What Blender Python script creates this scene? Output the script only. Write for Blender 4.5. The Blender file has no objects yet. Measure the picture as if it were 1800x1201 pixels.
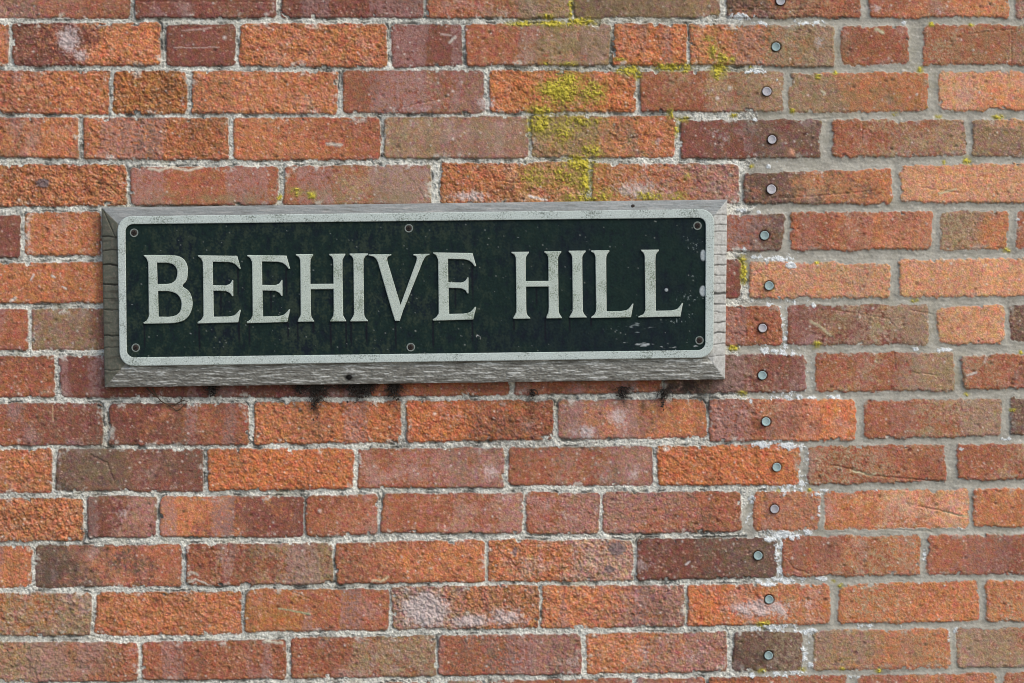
import bpy, bmesh, math, random
import numpy as np
from mathutils import Vector, Matrix
from mathutils.geometry import delaunay_2d_cdt

# ------------------------------------------------------------------ camera, sky, sun, exposure
S = 0.00083          # metres per pixel of the measured layout (a stretcher brick is 215 mm)
D = 2.60             # camera to wall
ZC = 1.70            # height of the picture centre above the pavement
scn = bpy.context.scene
col = scn.collection

cam_d = bpy.data.cameras.new('camera')
cam = bpy.data.objects.new('camera', cam_d); col.objects.link(cam)
cam.location = (0, -D, ZC); cam.rotation_euler = (math.radians(90), 0, 0)
cam_d.sensor_width = 36; cam_d.lens = 36 * D / (1800 * S)
cam_d.clip_start = 0.05; cam_d.clip_end = 500
scn.camera = cam

SUN_FROM = Vector((0.72, -0.62, 0.95)).normalized()
world = bpy.data.worlds.new('World'); scn.world = world; world.use_nodes = True
wn = world.node_tree; wn.nodes.clear()
sky = wn.nodes.new('ShaderNodeTexSky'); sky.sky_type = 'NISHITA'; sky.sun_disc = False
sky.sun_elevation = math.asin(SUN_FROM.z); sky.sun_rotation = math.atan2(SUN_FROM.x, SUN_FROM.y)
sky.dust_density = 3.0; sky.air_density = 1.0; sky.ozone_density = 1.0
bg = wn.nodes.new('ShaderNodeBackground'); bg.inputs['Strength'].default_value = 0.14
wo = wn.nodes.new('ShaderNodeOutputWorld')
wn.links.new(sky.outputs[0], bg.inputs[0]); wn.links.new(bg.outputs[0], wo.inputs[0])

sun_d = bpy.data.lights.new('sun', 'SUN'); sun_d.energy = 0.85; sun_d.angle = math.radians(40)
sun_d.color = (1.0, 0.985, 0.96)
sun = bpy.data.objects.new('sun', sun_d); col.objects.link(sun)
sun.rotation_euler = (-SUN_FROM).to_track_quat('-Z', 'Y').to_euler()
sun.location = SUN_FROM * 6

scn.view_settings.view_transform = 'Standard'; scn.view_settings.look = 'None'
scn.cycles.filter_width = 1.0
scn.view_settings.exposure = 0.78; scn.view_settings.gamma = 1.0

# ------------------------------------------------------------------ helpers
rng = np.random.default_rng(11); random.seed(5)

def lin(c):
    c = np.asarray(c, float) / 255.0
    return np.where(c <= 0.04045, c / 12.92, ((c + 0.055) / 1.055) ** 2.4)

def P(px, py, h=0.0):
    """measured point -> world point standing h metres proud of the brick faces"""
    f = (D - h) / D
    return ((px - 900) * S * f, -h, ZC + (600.5 - py) * S * f)

_tab = [rng.random((256, 256)) * 2 * np.pi for _ in range(12)]
_gx = [np.cos(t) for t in _tab]; _gy = [np.sin(t) for t in _tab]
def gnoise(x, y, k=0):
    """gradient noise about -0.7..0.7"""
    gx, gy = _gx[k % 12], _gy[k % 12]
    x0 = np.floor(x); y0 = np.floor(y); fx = x - x0; fy = y - y0
    i = x0.astype(np.int64) & 255; j = y0.astype(np.int64) & 255; i1 = (i + 1) & 255; j1 = (j + 1) & 255
    u = fx * fx * fx * (fx * (fx * 6 - 15) + 10); v = fy * fy * fy * (fy * (fy * 6 - 15) + 10)
    a = gx[j, i] * fx + gy[j, i] * fy
    b = gx[j, i1] * (fx - 1) + gy[j, i1] * fy
    c = gx[j1, i] * fx + gy[j1, i] * (fy - 1)
    d = gx[j1, i1] * (fx - 1) + gy[j1, i1] * (fy - 1)
    return (a + (b - a) * u) * (1 - v) + (c + (d - c) * u) * v
def fbm(x, y, s, o=4, k=0, g=0.5):
    r = 0; a = 1.0; n = 0
    for q in range(o):
        r = r + a * gnoise(x / s + 37.1 * q + 5.3 * k, y / s - 19.7 * q + 3.1 * k, k + q); n += a; a *= g; s *= 0.5
    return r / n * 1.6
def sst(a, b, x):
    t = np.clip((x - a) / (b - a), 0, 1); return t * t * (3 - 2 * t)
def mix(a, b, t):
    if np.ndim(a) == 3 or np.ndim(b) == 3 or (np.ndim(a) == 1 and np.ndim(t) == 2):
        t = t[..., None]
    return a + (b - a) * t

def link(o, parent=None):
    col.objects.link(o)
    if parent is not None: o.parent = parent
    return o
def thing(name, label, cat, loc, group=None):
    o = bpy.data.objects.new(name, None); o.empty_display_size = 0.02
    o.location = loc; col.objects.link(o); tag(o, label, cat, group); return o
def tag(o, label=None, cat=None, group=None, kind=None):
    if label: o['label'] = label
    if cat: o['category'] = cat
    if group: o['group'] = group
    if kind: o['kind'] = kind
    return o
def mesh_obj(name, verts, faces, material, parent=None, colors=None, smooth=True, origin=None):
    """verts in world space; the object's origin is its parent's (or `origin`)"""
    v = np.asarray(verts, np.float32).reshape(-1, 3).copy()
    off = np.zeros(3, np.float32)
    p = parent
    while p is not None: off += np.array(p.location, np.float32); p = p.parent
    if origin is not None: off = off + np.array(origin, np.float32)
    v -= off
    me = bpy.data.meshes.new(name)
    if isinstance(faces, np.ndarray):
        n, k = faces.shape
        me.vertices.add(len(v)); me.vertices.foreach_set('co', v.ravel())
        me.loops.add(n * k); me.loops.foreach_set('vertex_index', faces.astype(np.int32).ravel())
        me.polygons.add(n); me.polygons.foreach_set('loop_start', np.arange(0, n * k, k, dtype=np.int32))
        me.update(calc_edges=True)
    else:
        me.from_pydata(v.tolist(), [], faces); me.update()
    if colors is not None:
        at = me.color_attributes.new('tint', 'FLOAT_COLOR', 'POINT')
        c = np.ones((len(v), 4), np.float32); c[:, :3] = np.asarray(colors).reshape(-1, 3)
        at.data.foreach_set('color', c.ravel())
    me.polygons.foreach_set('use_smooth', np.full(len(me.polygons), smooth))
    me.validate(); me.materials.append(material)
    o = bpy.data.objects.new(name, me)
    if origin is not None: o.location = origin
    return link(o, parent)

def grid_faces(ny, nx):
    i = np.arange(ny * nx).reshape(ny, nx)
    return np.stack([i[:-1, :-1], i[1:, :-1], i[1:, 1:], i[:-1, 1:]], -1)   # front faces -Y

# ------------------------------------------------------------------ materials
def mat(name, base=None, rough=0.9, metal=0.0, spec=0.25, var=0.25, vscale=400, bumps=((700, 0.5, 0.0008),), spots=None):
    m = bpy.data.materials.new(name); m.use_nodes = True
    nt = m.node_tree; N = nt.nodes; L = nt.links
    b = N['Principled BSDF']; b.inputs['Roughness'].default_value = rough
    b.inputs['Metallic'].default_value = metal; b.inputs['Specular IOR Level'].default_value = spec
    tc = N.new('ShaderNodeTexCoord')
    if base is None:
        a = N.new('ShaderNodeAttribute'); a.attribute_name = 'tint'; csock = a.outputs['Color']
    else:
        r = N.new('ShaderNodeRGB'); r.outputs[0].default_value = (*lin(base), 1); csock = r.outputs[0]
    n1 = N.new('ShaderNodeTexNoise'); n1.inputs['Scale'].default_value = vscale; n1.inputs['Detail'].default_value = 6
    n1.inputs['Roughness'].default_value = 0.7
    L.new(tc.outputs['Object'], n1.inputs['Vector'])
    mr = N.new('ShaderNodeMapRange'); mr.inputs[1].default_value = 0.25; mr.inputs[2].default_value = 0.75
    mr.inputs[3].default_value = 1 - var; mr.inputs[4].default_value = 1 + var
    L.new(n1.outputs[0], mr.inputs[0])
    if spots:
        n2 = N.new('ShaderNodeTexNoise'); n2.inputs['Scale'].default_value = spots[0]; n2.inputs['Detail'].default_value = 4; n2.inputs['Roughness'].default_value = 0.8
        L.new(tc.outputs['Object'], n2.inputs['Vector'])
        n3 = N.new('ShaderNodeTexNoise'); n3.inputs['Scale'].default_value = spots[0] * 0.08; n3.inputs['Detail'].default_value = 3
        L.new(tc.outputs['Object'], n3.inputs['Vector'])
        ad = N.new('ShaderNodeMath'); ad.operation = 'MULTIPLY_ADD'; ad.inputs[1].default_value = 0.55
        L.new(n3.outputs[0], ad.inputs[0]); L.new(n2.outputs[0], ad.inputs[2])
        m2 = N.new('ShaderNodeMapRange'); m2.inputs[1].default_value = spots[1]; m2.inputs[2].default_value = spots[1] + 0.12
        L.new(ad.outputs[0], m2.inputs[0])
        mc = N.new('ShaderNodeMix'); mc.data_type = 'RGBA'; mc.inputs['B'].default_value = (*lin(spots[2]), 1)
        L.new(m2.outputs[0], mc.inputs['Factor']); L.new(csock, mc.inputs['A']); csock = mc.outputs['Result']
    mx = N.new('ShaderNodeVectorMath'); mx.operation = 'SCALE'
    L.new(csock, mx.inputs[0]); L.new(mr.outputs[0], mx.inputs['Scale'])
    L.new(mx.outputs[0], b.inputs['Base Color'])
    prev = None
    for sc, st, dist in bumps:
        n = N.new('ShaderNodeTexNoise'); n.inputs['Scale'].default_value = sc; n.inputs['Detail'].default_value = 5
        n.inputs['Roughness'].default_value = 0.65
        L.new(tc.outputs['Object'], n.inputs['Vector'])
        bp = N.new('ShaderNodeBump'); bp.inputs['Strength'].default_value = st; bp.inputs['Distance'].default_value = dist
        L.new(n.outputs[0], bp.inputs['Height'])
        if prev is not None: L.new(prev, bp.inputs['Normal'])
        prev = bp.outputs[0]
    if prev is not None: L.new(prev, b.inputs['Normal'])
    return m

M_brick = mat('weathered_brick', var=0.30, vscale=520, bumps=((420, 0.55, 0.0022), (1500, 0.5, 0.0008)))
M_lime = mat('lime_mortar', var=0.35, vscale=600, bumps=((500, 0.8, 0.0022), (1300, 0.6, 0.001)))
M_sand = mat('sand_mortar', var=0.14, vscale=700, bumps=((900, 0.5, 0.0008),))
M_lichen = mat('lichen_crust', var=0.35, vscale=500, bumps=((650, 1.0, 0.002),))
M_wood = mat('weathered_oak', var=0.18, vscale=500, bumps=((900, 0.4, 0.0006),))
M_paint = mat('old_black_paint', rough=0.75, spec=0.1, var=0.35, vscale=350, bumps=((900, 0.25, 0.0005),))
M_cast = mat('cast_metal_letters', base=(166, 176, 166), rough=0.85, spec=0.15, var=0.45, vscale=800, spots=(480, 0.81, (110, 122, 104)), bumps=((800, 0.6, 0.0009),))
M_border = mat('cast_metal_border', base=(170, 180, 174), rough=0.85, spec=0.15, var=0.42, vscale=600, spots=(360, 0.81, (104, 112, 103)), bumps=((800, 0.5, 0.0008),))
M_rust = mat('rusted_screw', base=(50, 44, 40), rough=0.8, spec=0.1, var=0.4, vscale=900)
M_hole = mat('dark_recess', base=(16, 14, 13), rough=0.9, var=0.2)
M_bare = mat('bare_metal_rim', base=(112, 120, 114), rough=0.6, var=0.4, vscale=700)
M_cap_b = mat('stud_blue_grey', base=(142, 162, 160), rough=0.7, spec=0.2, spots=(700, 0.87, (96, 104, 100)), var=0.18, vscale=500, bumps=((600, 0.25, 0.0006),))
M_cap_g = mat('stud_lilac_grey', base=(164, 162, 165), rough=0.75, spec=0.2, spots=(700, 0.87, (112, 108, 104)), var=0.16, vscale=500, bumps=((600, 0.25, 0.0006),))
M_web = mat('dusty_web', base=(52, 47, 42), rough=1.0, var=0.5, vscale=600)
M_twig = mat('dry_twig', base=(70, 58, 46), rough=1.0, var=0.4, vscale=600)
M_ground = mat('pavement', base=(120, 117, 112), rough=0.95, var=0.25, vscale=6, bumps=((150, 0.5, 0.004),))

# ------------------------------------------------------------------ the brick courses, measured from the photograph
# top / bottom : (x, y) along the course;  joints : (end of left brick, start of right brick);  tones : left+right tone, digit = pitting 0..9
COURSES = [
 dict(t=[(0,-44),(1800,-40)], b=[(0,31),(470,31),(1000,31),(1260,30),(1800,31)],
  j=[(228,237),(485,496),(743,749),(1002,1010),(1264,1276),(1512,1528),(1773,1788)],
  c='PR4 MM2 MM3 RT3 DT3 DR4 RO3 PP3'),
 dict(t=[(0,42),(30,42),(280,39),(295,44),(420,42),(690,43),(1075,43),(1240,43),(1300,43),(1466,46),(1480,48),(1620,45),(1800,46)],
  b=[(0,115),(280,116),(600,116),(690,118),(820,115),(1075,115),(1200,113),(1460,117),(1480,114),(1600,113),(1800,115)],
  j=[(15,23),(281,292),(413,422),(679,689),(811,819),(1071,1079),(1206,1213),(1466,1479),(1596,1623),(2010,2024)],
  c='OO5 MO5 MM1 OO7 MM1 RT3 VV6 OT4 RR3 RT4'),
 dict(t=[(0,124),(200,126),(340,126),(590,127),(605,124),(865,124),(1110,128),(1130,126),(1370,126),(1390,130),(1620,128),(1800,126)],
  b=[(0,197),(190,200),(340,199),(585,200),(605,198),(850,199),(870,196),(1115,196),(1372,196),(1390,197),(1625,195),(1800,192)],
  j=[(191,200),(328,338),(592,603),(851,861),(1117,1126),(1376,1388),(1630,1652)],
  c='RO6 BB8 OO5 RP2 VV7 RT3 TO4 LO5'),
 dict(t=[(0,208),(140,207),(400,208),(665,207),(925,205),(1185,205),(1200,212),(1435,211),(1470,212),(1715,212),(1800,210)],
  b=[(0,272),(140,279),(400,281),(665,281),(678,279),(925,277),(1185,276),(1200,279),(1440,277),(1695,275),(1800,274)],
  j=[(137,147),(401,411),(668,676),(927,934),(1186,1197),(1443,1465),(1697,1710)],
  c='RO5 OO5 OR4 TP2 TO6 MD2 RT4 TL4'),
 dict(t=[(0,290),(220,290),(230,295),(500,293),(765,290),(780,288),(1030,285),(1045,288),(1298,290),(1310,307),(1380,293),(1560,297),(1585,293),(1800,288)],
  b=[(0,362),(220,361),(1310,357),(1560,358),(1585,355),(1800,356)],
  j=[(222,230),(488,500),(757,775),(1028,1042),(1299,1309),(1566,1583)],
  c='OO9 RR1 RT1 OL9 OP5 DO4 LL4'),
 dict(t=[(0,379),(35,380),(44,374),(175,373),(1280,378),(1378,378),(1392,375),(1640,373),(1800,372)],
  b=[(0,452),(35,453),(44,448),(175,449),(1280,441),(1390,440),(1635,437),(1655,440),(1800,436)],
  j=[(35,44),(176,186),(445,455),(710,720),(980,990),(1240,1250),(1376,1390),(1637,1654),(1770,1788)],
  c='MM2 OO5 RR2 RR2 RR2 RR2 RD4 RO4 TO4 RR4'),
 dict(t=[(0,464),(178,461),(1300,457),(1318,460),(1500,464),(1562,466),(1583,457),(1800,455)],
  b=[(0,533),(178,532),(1300,524),(1560,523),(1583,521),(1800,519)],
  j=[(240,250),(510,520),(780,790),(1040,1050),(1302,1318),(1564,1582)],
  c='OO4 RR2 RR2 RR2 MM3 LL4 LL4'),
 dict(t=[(0,545),(178,543),(1280,541),(1386,538),(1630,537),(1650,543),(1765,537),(1800,540)],
  b=[(0,616),(60,615),(178,615),(1280,607),(1386,606),(1650,605),(1762,603),(1800,597)],
  j=[(48,56),(320,330),(590,600),(850,860),(1115,1125),(1373,1385),(1633,1650),(1765,1777)],
  c='MR2 TM1 RR2 RR2 RR2 RR4 MT4 LL4 DR4'),
 dict(t=[(0,628),(105,627),(180,625),(1280,622),(1415,625),(1435,622),(1678,620),(1693,625),(1800,622)],
  b=[(0,697),(178,699),(350,698),(500,700),(710,695),(890,695),(1160,688),(1167,692),(1280,690),(1415,688),(1675,686),(1693,683),(1800,683)],
  j=[(95,105),(368,378),(640,650),(895,906),(1162,1168),(1416,1434),(1677,1693)],
  c='MR3 MM1 MM1 RR2 RR2 DM3 RT3 RM4'),
 dict(t=[(0,710),(190,710),(435,711),(450,708),(600,705),(716,706),(983,704),(1240,702),(1500,703),(1520,705),(1760,702),(1800,700)],
  b=[(0,784),(195,782),(435,782),(450,780),(716,777),(985,772),(1240,769),(1250,776),(1500,773),(1525,770),(1758,766),(1800,762)],
  j=[(179,192),(437,448),(704,715),(972,982),(1241,1248),(1502,1520),(1760,1778)],
  c='RM3 MR3 OV6 VR6 PO3 RV4 RT4 DD4'),
 dict(t=[(0,793),(100,790),(366,790),(620,789),(895,788),(1150,785),(1405,782),(1422,785),(1660,783),(1800,780)],
  b=[(0,865),(88,865),(100,862),(356,864),(366,863),(620,858),(885,857),(895,853),(1150,853),(1403,852),(1425,852),(1662,844),(1800,840)],
  j=[(90,99),(356,366),(620,630),(885,894),(1147,1156),(1404,1422),(1662,1684)],
  c='OO6 DM2 VV6 RP2 RP2 VV5 RR4 RT3'),
 dict(t=[(0,876),(143,877),(155,873),(282,874),(530,873),(660,869),(918,867),(1050,867),(1300,864),(1325,866),(1452,864),(1700,861),(1800,858)],
  b=[(0,951),(143,951),(155,945),(275,944),(533,944),(664,938),(673,936),(918,938),(1050,938),(1300,935),(1325,933),(1452,931),(1700,926),(1800,925)],
  j=[(145,154),(274,282),(534,539),(663,672),(918,925),(1053,1060),(1303,1326),(1439,1451),(1702,1712)],
  c='OO9 MP3 OM2 RR2 RP2 RP4 PR5 OO5 OL4 OO4'),
 dict(t=[(0,962),(64,960),(315,958),(580,955),(850,950),(1110,950),(1120,947),(1360,947),(1375,945),(1615,942),(1800,940)],
  b=[(0,1032),(64,1033),(315,1030),(585,1026),(850,1023),(1110,1020),(1120,1020),(1362,1015),(1375,1013),(1615,1010),(1800,1010)],
  j=[(55,63),(318,328),(584,591),(851,858),(1112,1120),(1364,1375),(1617,1630)],
  c='RO3 DR2 RT3 RO4 OG7 MD3 RO3 RM3'),
 dict(t=[(0,1043),(155,1043),(170,1043),(420,1040),(430,1037),(680,1037),(690,1033),(945,1030),(1200,1030),(1457,1028),(1475,1030),(1718,1022),(1800,1022)],
  b=[(0,1117),(170,1117),(418,1115),(433,1111),(680,1107),(690,1105),(945,1104),(1200,1101),(1455,1096),(1718,1092),(1800,1092)],
  j=[(159,168),(423,431),(683,690),(946,953),(1202,1209),(1458,1475),(1720,1734)],
  c='BT4 OO7 BR4 GO9 OP5 VO5 OO5 OO5'),
 dict(t=[(0,1130),(240,1130),(500,1125),(512,1122),(760,1118),(1020,1115),(1275,1112),(1408,1112),(1430,1112),(1668,1107),(1800,1105)],
  b=[(0,1199),(240,1198),(255,1195),(500,1193),(765,1188),(1020,1185),(1275,1180),(1405,1178),(1430,1180),(1668,1173),(1800,1170)],
  j=[(242,250),(502,512),(765,771),(1021,1032),(1278,1289),(1410,1430),(1670,1683)],
  c='TR4 RR3 RT4 RP4 OP4 DD3 TO4 TR4'),
 dict(t=[(0,1209),(400,1206),(860,1198),(1200,1192),(1480,1189),(1800,1183)],
  b=[(0,1282),(860,1271),(1800,1256)],
  j=[(95,105),(365,375),(640,650),(850,860),(1110,1118),(1240,1247),(1487,1510),(1750,1765)],
  c='RR4 TR4 OO5 RT3 RR3 PR3 RR4 RO4 RR4'),
]
TONE = {k: lin(v) for k, v in dict(O=(180,116,79), L=(195,140,104), B=(170,112,70), R=(155,97,71), M=(124,78,64),
                                   T=(150,120,94), P=(154,112,96), D=(112,86,72), G=(172,136,114), W=(204,182,168), V=(186,113,73)).items()}
X0, X1, Y0, Y1 = -1800, 3600, -900, 2640
bricks = []                                           # (TL, TR, BR, BL, tone left, tone right, pitting)
def lay(tp, bt, joints, codes):
    """one course: the measured bricks, then more of the same to either side"""
    tx, ty = zip(*tp); bx, by = zip(*bt)
    ext = list(joints)
    x = ext[0][0]
    while x > X0 - 50:
        w = random.choice((262, 262, 262, 128)) + random.randint(-5, 5)
        if ext[0] is joints[0]: w = 262
        x -= w + 9
        ext.insert(0, (x, x + 9)); codes.insert(0, random.choice(('OO5', 'RR3', 'MR3', 'RO4', 'RP3', 'OB6', 'MM2')))
    x = ext[-1][1]
    while x < X1 + 50:
        w = random.choice((250, 250, 250, 118)) + random.randint(-5, 5)
        if ext[-1] is joints[-1]: w = 252
        x += w
        ext.append((x, x + 17)); codes.append(random.choice(('OO5', 'RT4', 'LL4', 'RO4', 'TO4', 'DR4', 'RM3'))); x += 17
    for (a, b), (c, d), cd in zip(ext[:-1], ext[1:], codes[1:] if len(codes) > len(ext) - 1 else codes):
        l, r = b, c; k = 4
        t0, t1 = np.interp((l + k, r - k), tx, ty); b0, b1 = np.interp((l + k, r - k), bx, by)
        s0, s1 = rng.normal(0, 1.0, 2)
        bricks.append(((l + s0, t0), (r + s1, t1), (r - s1, b1), (l - s0, b0), TONE[cd[0]], TONE[cd[1]], int(cd[2])))
for c in COURSES: lay(c['t'], c['b'], c['j'], c['c'].split())
def spare(y):
    o = random.randint(-130, 130)
    lay([(0, y), (1800, y)], [(0, y + 73), (1800, y + 73)], [(600 + o, 610 + o)], ['RR3'])
y = -44 - 84
while y > Y0 - 90: spare(y); y -= 84
y = 1209 + 84
while y < Y1 + 90: spare(y); y += 84

# ------------------------------------------------------------------ the wall as a relief on a fine grid
def axis(a, b, lo, hi):
    near, step1, step2 = 280, 4.5, 8.0
    left2 = np.arange(lo, a - near, step2); left1 = np.arange(a - near, a, step1)
    mid = np.arange(a, b, 1.5)
    right1 = np.arange(b, b + near, step1); right2 = np.arange(b + near, hi, step2)
    return np.concatenate([left2, left1, mid, right1, right2])
xs = axis(-24, 1824, X0, X1); ys = axis(-24, 1225, Y0, Y1)
nx, ny = len(xs), len(ys)
X, Y = np.meshgrid(xs, ys)
sd = np.full((ny, nx), 60.0); pit = np.zeros((ny, nx)); lev = np.zeros((ny, nx)); U = np.zeros((ny, nx))
CL = np.zeros((ny, nx, 3)); CR = np.zeros((ny, nx, 3)); bid = np.zeros((ny, nx))
w_lo = fbm(X, Y, 46, 3, 0); w_hi = fbm(X, Y, 9, 3, 4)
w_lo2 = fbm(X, Y, 40, 3, 7); w_hi2 = fbm(X, Y, 8, 3, 2)
RIGHT = sst(1290, 1420, X + 60 * w_lo)
for n, (TL, TR, BR, BL, cl, cr, pt) in enumerate(bricks):
    m = 14
    xa, xb = np.searchsorted(xs, (min(TL[0], BL[0]) - m, max(TR[0], BR[0]) + m))
    ya, yb = np.searchsorted(ys, (min(TL[1], TR[1]) - m, max(BL[1], BR[1]) + m))
    if xb - xa < 2 or yb - ya < 2: continue
    sl = (slice(ya, yb), slice(xa, xb)); x = X[sl]; y = Y[sl]
    amp = 1.9 + 0.14 * pt + 1.3 * RIGHT[sl]
    x = x + amp * (1.1 * w_lo[sl] + 0.8 * w_hi[sl]); y = y + amp * (1.2 * w_lo2[sl] + 0.9 * w_hi2[sl])
    def plane(p, q):
        dx, dy = q[0] - p[0], q[1] - p[1]; l = math.hypot(dx, dy)
        return ((x - p[0]) * dy - (y - p[1]) * dx) / l
    qx = np.maximum(plane(BL, TL) * 1, plane(TR, BR)); qy = np.maximum(plane(TL, TR), plane(BR, BL))
    qx = np.where(qx > 0, qx, qx)
    # outside distances are positive
    r = 3.0 + 6 * rng.random()
    ax, ay = -0 + qx + r, qy + r
    # plane() gives + on the right of the direction of travel in image space; flip to "outside positive"
    d = np.hypot(np.maximum(ax, 0), np.maximum(ay, 0)) + np.minimum(np.maximum(ax, ay), 0) - r
    u = (X[sl] - TL[0]) / max(TR[0] - TL[0], 1); v = (Y[sl] - TL[1]) / max(BL[1] - TL[1], 1)
    better = d < sd[sl]
    for A, val in ((sd, d), (pit, pt), (U, u), (bid, n)):
        A[sl] = np.where(better, val, A[sl])
    h0 = rng.normal(0, 0.7); tx, ty = rng.normal(0, 0.9, 2)
    lev[sl] = np.where(better, h0 + tx * (u - .5) + ty * (v - .5), lev[sl])
    for A, cc in ((CL, cl), (CR, cr)):
        jit = 1 + rng.normal(0, 0.06)
        A[sl] = np.where(better[..., None], cc * jit, A[sl])

def dots(p, r):
    """small grains scattered with local density p"""
    f = np.where(rng.random((ny, nx)) < p, rng.uniform(.5, 1.0, (ny, nx)), 0.0); out = f.copy(); m = int(np.ceil(r * 1.6))
    for dy in range(-m, m + 1):
        for dx in range(-m, m + 1):
            w = math.exp(-(dx * dx * 0.7 + dy * dy * 1.2) / r ** 2)
            if (dx or dy) and w > .08: out = np.maximum(out, w * np.roll(f, (dy, dx), (0, 1)))
    return out
# relief in millimetres
f1 = fbm(X, Y, 60, 4, 1); f2 = fbm(X, Y, 16, 4, 5, 0.6); f3 = fbm(X, Y, 5.5, 3, 8, 0.7); f4 = fbm(X, Y, 24, 4, 10, 0.6)
ra = (np.sin(bid * 12.9898) * 43758.5453) % 1.0; rb = (np.sin(bid * 78.233) * 12543.123) % 1.0
pn = np.clip(pit / 9.0 + 0.24 * (ra - 0.5), 0.02, 1) * (1 - 0.42 * RIGHT)
f5 = fbm(X, Y, 3.2, 2, 2, 0.7); f6 = fbm(X, Y * 1.3, 58, 5, 8, 0.6)
ridg = np.abs(fbm(X + 9 * w_hi, Y * 1.25 + 9 * w_hi2, 15, 4, 3, 0.6))
pits = sst(0.30, 0.75, f2 + 0.5 * f3) ; flakes = sst(0.05, 0.12, f4) - sst(-0.2, -0.1, f4) * 0.6
h_b = lev + 0.5 * f1 + (0.35 + 1.5 * pn) * f2 + (0.12 + 0.95 * pn) * f3 + (0.10 + 0.55 * pn) * f5 - (0.5 + 1.8 * pn) * pits + 1.7 * pn * rb * flakes + 1.2 * (pn > .5) * (sst(0.02, 0.07, f6) - 0.5 * sst(0.30, 0.36, f6))
rough_j = rng.normal(0, 1, (ny, nx)) * (np.abs(X - 900) < 1000)
fine_zone = (X > -40) & (X < 1840) & (Y > -40) & (Y < 1240)
clus = sst(-0.45, 0.5, f4 + 0.5 * f1) * fine_zone
pit_s = dots(0.030 * clus * (0.15 + 0.85 * pn), 1.0); pit_l = dots(0.0065 * clus * (0.12 + 0.88 * pn), 1.9)
gr_s = dots(0.022 * fine_zone * (0.35 + 0.65 * pn), 0.9)
h_b = h_b - 0.9 * pit_s - 1.7 * pit_l + 0.5 * gr_s
mo_d = dots(0.030 * fine_zone * sst(-0.5, 0.4, fbm(X, Y, 28, 3, 7)), 1.0); mo_l = dots(0.03 * fine_zone, 0.9)
h_b = h_b + (0.03 + 0.22 * pn) * rough_j
h_b = h_b - 1.8 * (pn > 0.3) * pn * sst(0.07, 0.0, ridg)
crumb = fbm(X, Y, 7, 3, 6, 0.7); blot = fbm(X, Y, 30, 3, 9)
stroke_n = fbm(X, Y * 5, 34, 3, 4, .6)
h_l = -1.7 + 1.3 * blot + 0.7 * stroke_n + 1.5 * crumb + 0.8 * f3 - 1.8 * sst(0.06, 0.0, np.abs(fbm(X, Y * 1.8, 20, 3, 11)))
h_l = h_l + 0.14 * rough_j - 0.9 * mo_d + 0.5 * mo_l
h_r = -1.5 + 0.05 * rough_j + 0.9 * blot + 0.5 * crumb + 0.3 * f3 - 1.0 * sst(0, 9, sd) + 0.6 * stroke_n
MR = sst(0.35, 0.65, sst(1295, 1345, X + 55 * w_lo - 20 * w_lo2))
h_m = mix(h_l, h_r, MR)
chipn = fbm(X, Y, 24, 3, 5, 0.6)
sd = sd + 9.0 * sst(0.26, 0.58, chipn) * sst(-16, -2, sd) * (0.5 + 0.6 * pn)
ed = sd - 1.3 + 1.3 * f3
gap = sst(0.02, 0.35, fbm(X, Y, 34, 3, 7, 0.6) + 0.3 * crumb) * np.exp(-((ed - 1.6) / 1.7) ** 2) * (1 - 0.75 * MR)
wb = sst(1.5, -2.0, ed)
edge_round = -0.8 * sst(-5, 0.5, ed) ** 2
H = mix(h_m, h_b + edge_round, wb) - 3.0 * gap

# colours: what each surface is made of, plus shade painted into gaps and sockets
t = sst(0.2, 0.8, U + 0.75 * f1 + 0.3 * f2 + 0.45 * f3)
C = mix(CL, CR, t)
C = C * (1 + 0.20 * f2 + 0.22 * f3 + 0.14 * f1)[..., None]
def grit(scale, k):
    return np.stack([fbm(X, Y, scale, 2, k), fbm(X, Y, scale, 2, k + 3), fbm(X, Y, scale, 2, k + 7)], -1)
white = rng.normal(0, 1, (ny, nx, 3)); lum = rng.normal(0, 1, (ny, nx))
sand_tint = 0.55 * grit(6, 0) + 0.45 * grit(14, 2) + 0.045 * white
C = C * (1 + 0.50 * sand_tint * np.array([0.75, 1.0, 1.2]) + 0.16 * lum[..., None])
redd = sst(0.1, 0.6, f4)[..., None]; C = C * (1 + redd * np.array([0.12, -0.02, -0.10]))
LILAC = lin((188, 168, 168)); GREY = lin((156, 148, 138)); OLIVE = lin((112, 102, 66)); SOOT = lin((44, 38, 34))
bloomy = sst(0.25, 0.75, fbm(X, Y, 55, 4, 2, 0.62) + 0.35 * f3 + 0.25 * np.sin(bid * 2.4))
C = mix(C, LILAC, 0.24 * bloomy)
dirt = sst(0.25, 0.8, fbm(X, Y, 38, 4, 6, 0.62) + 0.3 * f3)
C = mix(C, OLIVE, 0.34 * dirt)
spk = sst(-0.15, 0.45, 0.6 * f2 + 0.8 * f3 + 0.5 * f5)
film = np.clip(sst(-0.1, 0.55, fbm(X, Y, 150, 3, 11) + 0.35 * f1 + 0.35 * (ra - 0.5)), 0, 1)
C = mix(C, lin((152, 138, 108)), (0.28 + 0.60 * RIGHT) * film * spk)
grain = sst(0.36, 0.62, fbm(X + 2 * w_hi, Y, 5.5, 3, 9, 0.7)); C = mix(C, lin((74, 56, 42)), 0.75 * grain * (0.55 + 0.45 * pn))
C = mix(C, lin((58, 41, 31)), 0.72 * np.maximum(0.8 * pit_s, pit_l)); C = mix(C, lin((228, 194, 172)), 0.5 * gr_s)
speck = sst(0.12, 0.5, fbm(X, Y, 4.6, 3, 1, 0.75)) * sst(-0.5, 0.3, f4)
C = mix(C, lin((158, 142, 114)), RIGHT * 0.60 * speck)
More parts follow.
